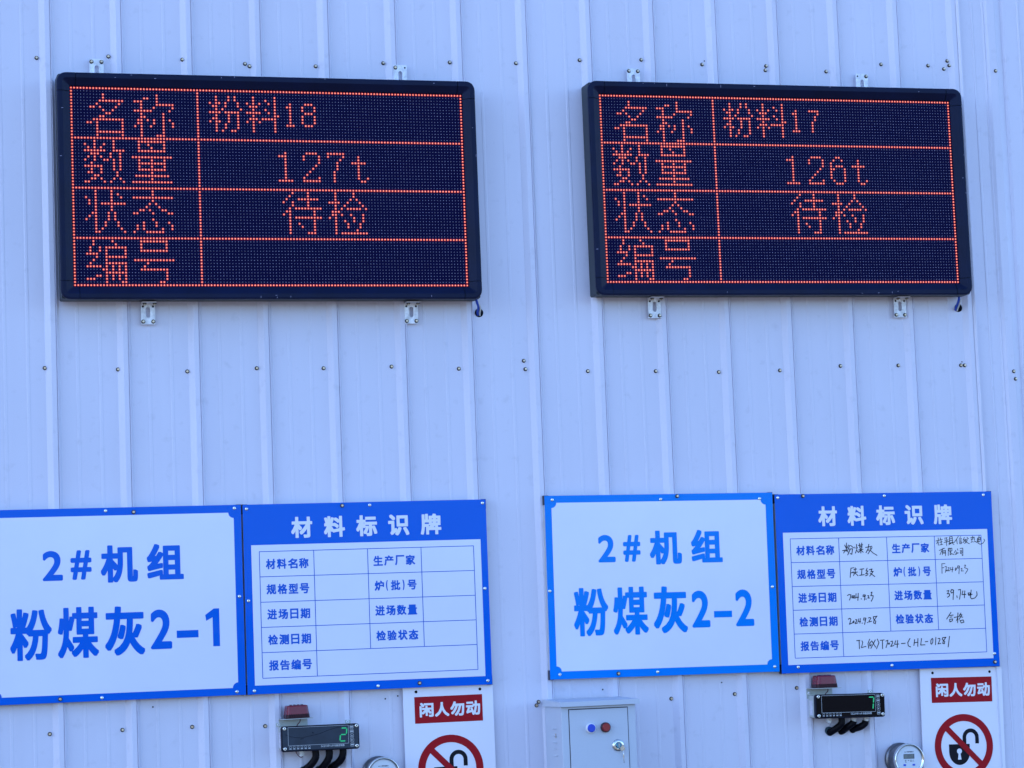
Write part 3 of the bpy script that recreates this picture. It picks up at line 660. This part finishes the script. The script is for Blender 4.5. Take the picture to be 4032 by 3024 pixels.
hand(5.925, 3600, 2100, [
 [(640, 705), (645, 935)], [(640, 710), (715, 705)], [(645, 805), (690, 800)], [(710, 775), (745, 775), (740, 830), (720, 915)], [(745, 870), (765, 850), (770, 870), (750, 880)], [(780, 805), (810, 800), (800, 850), (785, 875), (830, 870)],
 [(850, 790), (840, 850), (905, 840)], [(895, 785), (880, 905)], [(970, 800), (950, 840), (955, 870), (985, 830), (970, 800)], [(1045, 760), (1010, 760), (1005, 810), (1035, 810), (1050, 760), (1038, 945)],
 [(1090, 820), (1110, 815), (1105, 850), (1095, 880), (1145, 875)], [(1165, 745), (1195, 740), (1170, 800), (1245, 830), (1235, 870), (1185, 940)],
 [(500, 180), (655, 140)], [(555, 105), (560, 170)], [(605, 105), (610, 160)], [(550, 185), (520, 245)], [(555, 200), (560, 280)], [(590, 210), (650, 195)], [(625, 170), (625, 265)], [(590, 272), (660, 255)],
 [(700, 115), (765, 100)], [(690, 215), (810, 185)], [(745, 105), (755, 290)], [(710, 150), (725, 175)], [(785, 140), (765, 170)],
 [(820, 85), (820, 225), (895, 210), (880, 75), (820, 85)], [(825, 130), (885, 120)], [(825, 175), (885, 165)], [(800, 240), (915, 215)], [(860, 230), (800, 270)], [(885, 225), (925, 265)],
 [(1025, 70), (930, 215)], [(985, 150), (1000, 250)], [(1060, 95), (1085, 80)], [(1040, 130), (1100, 120)], [(1045, 160), (1095, 150)], [(1050, 185), (1095, 178)], [(1055, 210), (1100, 200), (1095, 240), (1060, 245), (1055, 210)],
 [(1165, 95), (1135, 160), (1255, 130)], [(1225, 90), (1260, 125)], [(1200, 140), (1130, 220)], [(1175, 175), (1235, 170), (1170, 240)], [(1185, 190), (1285, 245)],
 [(1310, 105), (1400, 95)], [(1355, 65), (1340, 165)], [(1320, 150), (1370, 130)], [(1385, 80), (1405, 160)], [(1320, 215), (1340, 190)], [(1360, 190), (1370, 205)], [(1400, 180), (1415, 200)], [(1425, 185), (1450, 215)],
 [(1475, 110), (1465, 200), (1530, 190), (1545, 100), (1475, 110)], [(1475, 150), (1535, 140)], [(1510, 50), (1480, 225), (1530, 255), (1600, 230), (1640, 170), (1620, 130)],
 [(580, 400), (710, 345)], [(670, 345), (595, 500)], [(655, 410), (655, 500)], [(655, 410), (725, 395), (725, 525)], [(660, 440), (720, 435)], [(660, 465), (720, 460)],
 [(790, 345), (790, 520)], [(790, 350), (825, 345), (800, 400), (825, 420)], [(840, 345), (835, 490)], [(840, 350), (875, 345), (875, 410), (840, 420)], [(835, 440), (880, 480), (930, 495)], [(860, 490), (830, 500)],
 [(965, 395), (925, 460)], [(1005, 360), (1015, 395)], [(985, 430), (960, 500), (1020, 450)], [(1005, 450), (1030, 460)],
 [(1065, 350), (1130, 345), (1130, 520), (1105, 500)], [(1065, 400), (1110, 395)], [(1070, 430), (1110, 425), (1105, 465), (1075, 470), (1070, 430)]], mb, 0.0021)
for key in sorted(HW): HW[key].build('handwritten_entry', 'pen', t2)

# ------------------------------------------------------------------ warning boards
def warning_sign(label, cx, cz, roll, w):
    """origin = centre of the red band"""
    d0, d1 = 0.0135, 0.0175
    root = thing('warning_sign', label, 'warning sign', (cx, 0, cz), roll, 'keep-off padlock signs')
    mb = MB(); mb.box(-w / 2, w / 2, -0.325, 0.075, d0, d1); mb.build('board', 'warn_white', root)
    mb = MB(); mb.quad2([(-.1130, -.0425), (.1130, -.0425), (.1130, .0425), (-.1130, .0425)], d1 + 0.0004); mb.build('red_band', 'warn_red', root)
    for k, (ch, x0, x1) in enumerate((('闲', -.0968, -.0505), ('人', -.0465, .0015), ('勿', .0050, .0520), ('动', .0575, .1050))):
        mb = MB(); put_glyph(mb, ch, x0, x1, -.0230, .0230, d1 + 0.0007, .0018, res=4); mb.build('printed_character', 'warn_letter', root)
    zc = -0.191; R0, R1 = 0.0845, 0.1085; mb = MB(); n = 56; vs = []
    for k in range(n): a = 2 * math.pi * k / n; vs += [(R0 * math.cos(a), -(d1 + .0008), zc + R0 * math.sin(a)), (R1 * math.cos(a), -(d1 + .0008), zc + R1 * math.sin(a))]
    mb.add(vs, [(2 * k, 2 * k + 1, (2 * k + 3) % (2 * n), (2 * k + 2) % (2 * n)) for k in range(n)]); mb.build('prohibition_ring', 'warn_red', root)
    mb = MB(); c = 0.0865 * math.sqrt(.5); h = 0.0098 * math.sqrt(.5)
    mb.quad2([(-c - h, zc + c - h), (c - h, zc - c - h), (c + h, zc - c + h), (-c + h, zc + c + h)], d1 + .0011); mb.build('slash_bar', 'warn_red', root)
    mb = MB(); D = d1 + .0005; bx0, bx1, bt, bb, bm = -.0555, .0215, zc + .007, zc - .0635, zc - .020
    arc = [((bx0 + bx1) / 2 + (bx1 - bx0) / 2 * math.cos(a), bm + (bm - bb) * math.sin(a)) for a in [math.pi + math.pi * k / 14 for k in range(15)]]
    mb.quad2([(bx1, bt), (bx0, bt)] + arc, D)
    sc_, so, si, sz = .0262, .0302, .0168, zc + .0288; vs = []
    pr = [(si, zc + .0072 - sz)] ; n = 14
    o_ = [(sc_ - so, bt)] + [(sc_ - so * math.cos(math.pi * k / n), sz + so * math.sin(math.pi * k / n)) for k in range(n + 1)] + [(sc_ + so, zc + .0075)]
    i_ = [(sc_ - si, bt)] + [(sc_ - si * math.cos(math.pi * k / n), sz + si * math.sin(math.pi * k / n)) for k in range(n + 1)] + [(sc_ + si, zc + .0075)]
    vs = [(x, -(D + .0001), z) for x, z in o_ + i_]; m_ = len(o_)
    mb.add(vs, [(k, m_ + k, m_ + k + 1, k + 1) for k in range(m_ - 1)]); mb.build('padlock_pictogram', 'warn_black', root)
    mb = MB(); kx, kz = -.0176, zc - .0170; n = 16
    mb.quad2([(kx + .0092 * math.cos(2 * math.pi * k / n), kz + .0092 * math.sin(2 * math.pi * k / n)) for k in range(n)], D + .0003)
    mb.quad2([(kx - .0065, zc - .0452), (kx + .0065, zc - .0452), (kx + .0030, kz - .004), (kx - .0030, kz - .004)], D + .0002); mb.build('keyhole', 'warn_letter', root)
    for hx in (-.1065, .1065):
        mb = MB(); mb.lathe(0, 0, [(.0046, 0), (.0046, .0004)], 16); mb.build('fixing_hole', 'hole', root, (hx, -d1 - .0003, .0590))
    return root
warning_sign('white 闲人勿动 padlock warning sign below the table sign with empty cells', 1.1725, 1.4000, 0.1, 0.2995)
warning_sign('white 闲人勿动 padlock warning sign below the handwritten table sign', 2.9815, 1.3858, -1.05, 0.3050)

# ------------------------------------------------------------------ digital controllers
def rounded(x0, x1, z0, z1, r, n=5):
    P = []
    for cx, cz, a0 in ((x1 - r, z1 - r, 0), (x0 + r, z1 - r, 90), (x0 + r, z0 + r, 180), (x1 - r, z0 + r, 270)):
        P += [(cx + r * math.cos(math.radians(a0 + 90 * k / n)), cz + r * math.sin(math.radians(a0 + 90 * k / n))) for k in range(n + 1)]
    return P
def smooth_path(P, sub=6):
    Q = []
    for k in range(len(P) - 1):
        p0, p1, p2, p3 = [np.array(P[max(0, min(len(P) - 1, q))], float) for q in (k - 1, k, k + 1, k + 2)]
        for t in [q / sub for q in range(sub)]: Q.append(tuple(0.5 * ((2 * p1) + (-p0 + p2) * t + (2 * p0 - 5 * p1 + 4 * p2 - p3) * t * t + (-p0 + 3 * p1 - 3 * p2 + p3) * t ** 3)))
    Q.append(tuple(P[-1])); return Q
FD = 0.085
def seg7(mb, cx, cz, segs, d, w=.0205, h=.0405, t=.0038, slant=.11):
    sh = lambda x, z: (cx + x + slant * z, cz + z); L = w / 2 - .0007; Hh = h / 2
    def bar(a, b):
        a, b = np.array(a), np.array(b); u = (b - a) / np.linalg.norm(b - a); n = np.array([-u[1], u[0]]) * t / 2; a = a + u * .0011; b = b - u * .0011
        P = [a, a + u * t / 2 - n, b - u * t / 2 - n, b, b - u * t / 2 + n, a + u * t / 2 + n]; mb.quad2([sh(*p) for p in P], d)
    S = {'a': ((-L, Hh), (L, Hh)), 'b': ((L, 0), (L, Hh)), 'c': ((L, -Hh), (L, 0)), 'd': ((-L, -Hh), (L, -Hh)), 'e': ((-L, -Hh), (-L, 0)), 'f': ((-L, 0), (-L, Hh)), 'g': ((-L, 0), (L, 0))}
    for s in segs: bar(*S[s])
def controller(label, cx, cz, roll, face, segs, hoses, glands, holes, marks):
    root = thing('digital_controller', label, 'controller', (cx, 0, cz), roll, 'digital control boxes')
    mb = MB(); mb.prism(rounded(-.1205, .1205, -.0375, .0375, .006), .0135, .070); mb.build('housing', 'housing', root)
    mb = MB(); mb.prism(rounded(-.125, .125, -.040, .040, .009), .070, FD, bev=.0016); mb.build('bezel', 'ctl_black', root)
    mb = MB(); mb.prism(rounded(-.1215, .1215, -.0355, .0355, .004), FD, FD + .0008); mb.build('face_panel', face, root)
    d = FD + .0010; mb = MB(); x0, x1, z0, z1, t = -.1035, .0900, -.0210, .0357, .0005
    mb.quad2([(x0, z1 - t), (x1, z1 - t), (x1, z1 + t), (x0, z1 + t)], d); mb.quad2([(x0, z0 - t), (x1, z0 - t), (x1, z0 + t), (x0, z0 + t)], d)
    mb.quad2([(x0 - t, z0), (x0 + t, z0), (x0 + t, z1), (x0 - t, z1)], d + .0001); mb.quad2([(x1 - t, z0), (x1 + t, z0), (x1 + t, z1), (x1 - t, z1)], d + .0001)
    s = 'G6200Pro多功能控制器'; x = -.0005; ws = [.0048] * 5 + [.0048, .003, .0042] + [.0068] * 6
    for ch, w in zip(s, ws):
        h = .0034 if w < .006 or True else 0; lo = -.0298 if ch not in 'ro' else -.0298; hi = -.0232 if ch not in 'ro' else -.0248
        put_glyph(mb, ch, x + .0003, x + w - .0003, lo, hi, d, .0002, res=1); x += w
    for k in range(6):                                         # status lamp outlines above small captions
        c = -.0970 + k * .0121; 
        for q in range(8):
            a, b = 2 * math.pi * q / 8, 2 * math.pi * (q + 1) / 8; mb.quad2([(c + .0030 * math.cos(a), -.0257 + .0030 * math.sin(a)), (c + .0030 * math.cos(b), -.0257 + .0030 * math.sin(b)), (c + .0038 * math.cos(b), -.0257 + .0038 * math.sin(b)), (c + .0038 * math.cos(a), -.0257 + .0038 * math.sin(a))], d)
        mb.quad2([(c - .0036, -.0326), (c + .0036, -.0326), (c + .0036, -.0300), (c - .0036, -.0300)], d)
    mb.build('panel_print', 'ctl_print', root)['kind'] = 'stuff'
    for k, kz in enumerate((.0296, .0158, .0020, -.0118, -.0258)):
        mb = MB(); kx = .1003 + k * .0003; o = rounded(kx - .0058, kx + .0058, kz - .0058, kz + .0058, .002, 2); q = rounded(kx - .0049, kx + .0049, kz - .0049, kz + .0049, .0015, 2); n = len(o)
        mb.add([(a, -d, b) for a, b in o] + [(a, -d, b) for a, b in q], [(i, (i + 1) % n, n + (i + 1) % n, n + i) for i in range(n)])
        if k == 2: mb.quad2([(kx - .003, kz - .0026), (kx + .003, kz - .0026), (kx, kz + .0032)], d)
        elif k == 3: mb.quad2([(kx - .0026, kz - .0030), (kx + .0032, kz), (kx - .0026, kz + .0030)], d)
        else: mb.quad2([(kx - .0044, kz - .0022), (kx + .0044, kz - .0022), (kx + .0044, kz + .0022), (kx - .0044, kz + .0022)], d)
        mb.build('key_button', 'ctl_print', root)
    for sx, sz in ((-.1145, .0325), (.1165, .0325), (-.1140, -.0305), (.1165, -.0300)):
        mb = MB(); mb.lathe(0, 0, [(.0068, 0), (.0068, .0012)], 18, 1); mb.lathe(0, 0, [(.0056, .0012), (.0054, .0022), (.0040, .0028)], 18, 0)
        for a in (0.6, 0.6 + math.pi / 2):
            c, s_ = math.cos(a), math.sin(a); P = [(-.0034, -.0008), (.0034, -.0008), (.0034, .0008), (-.0034, .0008)]; mb.quad2([(p * c - q * s_, p * s_ + q * c) for p, q in P], .0029 + .0001 * (a > 1), 1)
        mb.build('screw', ['rivet', 'ctl_black'], root, (sx, -FD + .0004, sz))
    mb = MB(); seg7(mb, .0735, .0068, segs, d + .0001); mb.build('green_digit', 'digit', root)
    for mk in marks:                                           # smears on the face
        mb = MB(); ribbon(mb, mk[0], mk[1], d - .0001); mb.build('pen_smear', 'ctl_black', root)
    mb = MB(); mb.box(-.1213, -.1206, -.0290, .0200, .022, .048); mb.build('side_label', 'label', root)
    for lx in (-.1190, .1040):
        mb = MB(); mb.box(lx - .009, lx + .009, .0376, .0500, .0135, .0170, bev=.0008); mb.build('mounting_lug', 'housing', root)
        mb = MB(); mb.lathe(0, 0, [(.0048, 0), (.0046, .0015), (.0030, .0024)], 14); mb.lathe(0, 0, [(.0016, .00245), (.0015, .0025)], 8, 1); mb.build('lug_screw', ['btn_white', 'washer'], root, (lx - .001, -.0170, .0440))
    for gx in glands:
        mb = MB()
        for r, za, zb in ((.0098, -.0375, -.0470), (.0080, -.0470, -.0560)):
            P = [(gx + r * math.cos(a), za, r * math.sin(a)) for a in [2 * math.pi * k / 12 for k in range(12)]]
            vs = [(x, -.040 + y, za) for x, _, y in P] + [(x, -.040 + y, zb) for x, _, y in P]
            mb.add(vs, [(k, (k + 1) % 12, 12 + (k + 1) % 12, 12 + k) for k in range(12)] + [tuple(range(12, 24))], 0, False)
        mb.build('cable_gland', 'gland', root)
    for path in hoses:
        P = smooth_path(path, 16); R = [(.0122 if k % 2 else .0106) for k in range(len(P))]; mb = MB(); mb.tube(P, .012, 12, radii=R); mb.build('corrugated_hose', 'hose', root)
    if marks:
        mb = MB(); mb.tube(smooth_path([(-.070, -.030, -.038), (-.068, -.034, -.048), (-.061, -.036, -.057), (-.054, -.034, -.061), (-.048, -.032, -.058)]), .0012, 6); mb.build('loose_wire', 'wire_red', root)
    for hx, hz, m_ in holes:
        mb = MB(); mb.lathe(0, 0, [(.0138, 0), (.0138, .0008)], 20); mb.build('hose_hole', m_, root, (hx, -.0024, hz))
    return root
K1 = (0.7360, 1.3300)
controller('grey faced controller with a green 2, below the empty table sign', K1[0], K1[1], -0.1, 'ctl_face', 'abged',
    [[(-.0095, -.040, -.037), (-.0085, -.040, -.062), (-.020, -.030, -.083), (-.036, -.010, -.100), (-.040, .004, -.105)],
     [(.0350, -.040, -.037), (.0350, -.040, -.062), (.026, -.030, -.083), (.014, -.010, -.101), (.010, .004, -.106)],
     [(.0800, -.040, -.037), (.0795, -.040, -.058), (.071, -.030, -.078), (.055, -.010, -.094), (.050, .004, -.100)]],
    [-.053], [(-.042, -.104, 'hole_teal'), (.008, -.105, 'hole_teal'), (.050, -.100, 'hole')],
    [([(-.112, .014), (-.095, .007), (-.078, .0035), (-.060, .0020), (-.045, .0050), (-.02, .0095), (.0, .0135), (.02, .021), (.05, .029), (.066, .0310)], .0013), ([(-.064, -.0015), (-.055, -.0005)], .0016), ([(-.0255, .0175), (-.0230, .0160)], .0030)])
K2 = (2.5400, 1.3512)
controller('black faced controller with a green 7, below the handwritten table sign', K2[0], K2[1], -0.95, 'ctl_face_b', 'abc',
    [[(-.0150, -.040, -.038), (-.0150, -.040, -.058), (-.025, -.030, -.072), (-.040, -.010, -.086), (-.043, .004, -.090)],
     [(.0290, -.040, -.052), (.0260, -.038, -.060), (.014, -.028, -.070), (.003, -.010, -.083), (-.001, .004, -.087)],
     [(.0720, -.040, -.052), (.0700, -.038, -.062), (.058, -.030, -.072), (.045, -.010, -.078), (.041, .004, -.080)]],
    [-.0600, .0290, .0740], [(-.047, -.083, 'hole_teal'), (.0005, -.084, 'hole'), (.041, -.080, 'hole')], [])

# ------------------------------------------------------------------ red warning beacons
def beacon(label, x, z, roll):
    root = thing('warning_beacon', label, 'beacon lamp', (x, 0, z), roll, 'red alarm beacons')
    mb = MB(); D = .080
    def ringb(w, dp, zz, n=6):
        P = []; r = min(w, dp) * .42
        for cx, cy, a0 in ((w - r, dp - r, 0), (-w + r, dp - r, 90), (-w + r, -dp + r, 180), (w - r, -dp + r, 270)):
            P += [(cx + r * math.cos(math.radians(a0 + 90 * k / n)), -D + .034 + -(cy + r * math.sin(math.radians(a0 + 90 * k / n))), zz) for k in range(n + 1)]
        return P
    L = [(.0388, .032, .0015, 1), (.0376, .0315, .0130, 1), (.0370, .031, .0135, 0), (.0335, .029, .0385, 0), (.0320, .0275, .0408, 0), (.0280, .024, .0420, 0)]
    rg = [ringb(a, b, c) for a, b, c, _ in L]; n = len(rg[0])
    for k in range(len(rg) - 1):
        for i in range(n): j = (i + 1) % n; mb.add([rg[k][i], rg[k][j], rg[k + 1][j], rg[k + 1][i]], [(0, 1, 2, 3)], L[k][3], False)
    mb.add(rg[-1], [tuple(range(n))], 0); mb.build('lens', ['lens', 'lens_dark'], root)
    mb = MB()
    for k in range(9): xx = -.029 + k * .00725; mb.box(xx - .0009, xx + .0009, .0015, .0150, D - .0035, D - .0012)
    for k in range(4): xx = -.018 + k * .012; mb.box(xx - .002, xx + .002, .0424, .0440, D - .045, D - .02)
    mb.build('lens_ribs', 'lens_dark', root)['kind'] = 'stuff'
    mb = MB(); mb.box(-.052, .046, -.0012, .0008, .0135, D + .002); mb.box(-.052, .040, -.034, -.0013, .0135, .0155); mb.build('shelf_bracket', 'housing', root)
    mb = MB(); mb.tube(smooth_path([(.010, -.050, -.001), (.009, -.052, -.010), (.002, -.050, -.018), (-.002, -.046, -.026)]), .0015, 6); mb.build('wire', 'wire_red', root)
    return root
beacon('dark red beacon on the shelf beneath the empty table sign', 0.6690, 1.3925, 0.8)
beacon('dark red beacon on the shelf beneath the handwritten table sign', 2.4665, 1.4130, -0.3)

# ------------------------------------------------------------------ round thermometers
def meter(label, px, py, roll, digits):
    MD = .090; x, z = at(px, py, MD)
    root = thing('round_thermometer', label, 'thermometer', (x, 0, z), roll, 'round digital thermometers')
    mb = MB(); mb.lathe(0, 0, [(.0530, .004), (.0550, .006), (.0550, .016), (.0530, .018), (.0490, .020), (.0480, .030), (.0485, .070)], 48, cap=False); mb.build('case', 'stainless', root)
    mb = MB(); mb.lathe(0, 0, [(.0485, .068), (.0530, .070), (.0538, .074), (.0538, .086), (.0525, .090), (.0500, .0895), (.0450, .0840), (.0445, .082)], 56, cap=False); mb.build('chrome_bezel', 'chrome', root)
    mb = MB(); mb.lathe(0, 0, [(.0448, .080), (.0448, .0825)], 48); mb.build('dial', 'dial', root)
    d = .0828; mb = MB(); mb.quad2([(-.0195, .0030), (.0195, .0030), (.0195, .0190), (-.0195, .0190)], d)
    mb.build('display_frame', 'dark_ink', root)
    mb = MB(); mb.quad2([(-.0182, .0042), (.0172, .0042), (.0172, .0178), (-.0182, .0178)], d + .0003); mb.build('lcd', 'lcd', root)
    mb = MB(); X = -.0095
    for ch in digits:
        if ch == '.': mb.quad2([(X - .0018, .0050), (X - .0006, .0050), (X - .0006, .0063), (X - .0018, .0063)], d + .0006); continue
        seg = {'1': 'bc', '8': 'abcdefg', '5': 'afgcd', '7': 'abc'}[ch]; seg7(mb, X + .002, .0112, seg, d + .0006, w=.0050, h=.0100, t=.0013, slant=.08); X += .0072
    put_glyph(mb, '℃', .0115, .0160, .0052, .0098, d + .0006, 0, res=1)
    xx = -.0160
    for ch, w in zip('WST', (.0026, .0022, .0022)): put_glyph(mb, ch, xx, xx + w, .0240, .0274, d, .00015, res=1); xx += w + .0006
    xx += .002
    for ch in '数字温度计': put_glyph(mb, ch, xx, xx + .0040, .0240, .0282, d, .0002, res=1); xx += .0046
    for (a, b, c, e) in ((-.0150, -.0060, -.0100, -.0005), (-.0045, -.0040, .0005, -.0010), (.0035, -.0030, .0180, -.0012), (.0035, -.0066, .0190, -.0048), (-.0160, -.0098, -.0075, -.0082)):
        n_ = 5
        for q in range(n_):
            if (q * 7 + int(a * 10000)) % 4 == 0: continue
            w = (c - a) / n_; mb.quad2([(a + q * w, b), (a + q * w + w * .75, b), (a + q * w + w * .75, e), (a + q * w, e)], d)
    mb.build('dial_print', 'dark_ink', root)['kind'] = 'stuff'
    for bx in (-.0165, .0165):
        mb = MB(); mb.box(bx - .0045, bx + .0045, -.0205, -.0145, d - .0002, d + .0010, bev=.0003); mb.build('push_button', 'btn_blue', root)
    return root
meter('round steel thermometer reading 18.5 beside the right warning sign', 3583.0, 2991.5, -0.9, '18.5')
meter('round steel thermometer cut off by the bottom edge, its reading out of view', 1512.0, 3049.0, 0.0, '18.5')

# ------------------------------------------------------------------ electrical cabinet
X0, X1, ZT, ZB, CD = 1.4962, 1.7448, 1.3930, 0.9700, 0.200
cabt = thing('electrical_cabinet', 'small pale grey cabinet with a blue and a red lamp below the 粉煤灰2-2 sign', 'cabinet', (X0, 0, ZB))
W_, H_ = X1 - X0, ZT - ZB
mb = MB(); mb.box(0, W_, 0, H_, .0135, CD, bev=.0012); mb.build('body', 'cab', cabt)
mb = MB()
vs = [(-.006, -.0135, H_ + .0225), (W_ + .008, -.0135, H_ + .0225), (W_ + .010, -(CD + .018), H_ + .0165), (-.008, -(CD + .018), H_ + .0165),
      (-.006, -.0135, H_ + .001), (W_ + .008, -.0135, H_ + .001), (W_ + .010, -(CD + .018), H_ + .001), (-.008, -(CD + .018), H_ + .001)]
mb.add(vs, [(0, 3, 2, 1)[::-1], (4, 5, 6, 7)[::-1], (3, 7, 6, 2), (0, 4, 7, 3), (1, 2, 6, 5), (0, 1, 5, 4)]); mb.build('rain_hood', 'cab', cabt)
dx0, dx1, dz1, dz0 = .0232, W_ - .0255, H_ - .0068, .020
mb = MB(); mb.box(dx0, dx1, dz0, dz1, CD, CD + .0006); mb.build('door_seal', 'gasket', cabt)
mb = MB(); mb.box(dx0 + .0026, dx1 - .0022, dz0 + .0025, dz1 - .0028, CD + .0006, CD + .0022, bev=.0006); door = mb.build('door', 'cab', cabt)
def crel(px, py, d): x, z = at(px, py, d); return x - X0, z - ZB
bx, bz = crel(2328.5, 2867.3, CD + .014)
mb = MB(); mb.lathe(0, 0, [(.0160, 0), (.0158, .0110), (.0150, .0125), (.0132, .0128)], 28, 0); mb.lathe(0, 0, [(.0132, .0126), (.0130, .0150), (.0110, .0165)], 28, 1); mb.build('blue_lamp', ['btn_white', 'btn_blue'], door, (bx, -CD - .0022, bz))
bx, bz = crel(2386.8, 2864, CD + .014)
mb = MB(); mb.lathe(0, 0, [(.0160, 0), (.0160, .0100), (.0150, .0120), (.0136, .0122)], 28, 0); mb.lathe(0, 0, [(.0134, .0120), (.0132, .0150), (.0112, .0168)], 28, 1); mb.build('red_lamp', ['btn_dark', 'btn_red'], door, (bx, -CD - .0022, bz))
bx, bz = crel(2435, 2934.6, CD + .006)
mb = MB(); mb.lathe(0, 0, [(.0200, 0), (.0196, .0022), (.0170, .0050), (.0105, .0062), (.0100, .0060)], 32, 0); mb.lathe(0, 0, [(.0098, .0060), (.0098, .0095), (.0085, .0105)], 20, 1)
mb.box(-.0012, .0012, -.0065, .0065, .0104, .0112, 0)
lock = mb.build('door_lock', ['chrome', 'teal_metal'], door, (bx, -CD - .0022, bz))
mb = MB(); mb.lathe(.0105, -.0100, [(.0078, .0120), (.0080, .0128), (.0078, .0136)], 20, 0); mb.tube([(.013, -.0128, -.016), (.0138, -.0126, -.030), (.0135, -.0124, -.046), (.0140, -.0122, -.056)], .0012, 6)
mb.box(.0118, .0152, -.040, -.018, .0115, .0127); mb.build('hanging_key', 'chrome', door, (bx, -CD - .0022, bz))
for k in range(5):
    zz = 0.355 - k * 0.0215; mb = MB(); vs = [(-.0005, -.100, zz), (-.0005, -.142, zz), (-.0030, -.140, zz - .0030), (-.0030, -.102, zz - .0030), (-.0004, -.142, zz - .0040), (-.0004, -.100, zz - .0040)]
    mb.add(vs, [(0, 1, 2, 3), (3, 2, 4, 5)]); mb.build('side_louvre', 'cab', cabt)
mb = MB(); mb.box(-.0016, -.0002, .325, .338, .126, .134); mb.build('side_latch', 'bronze', cabt)
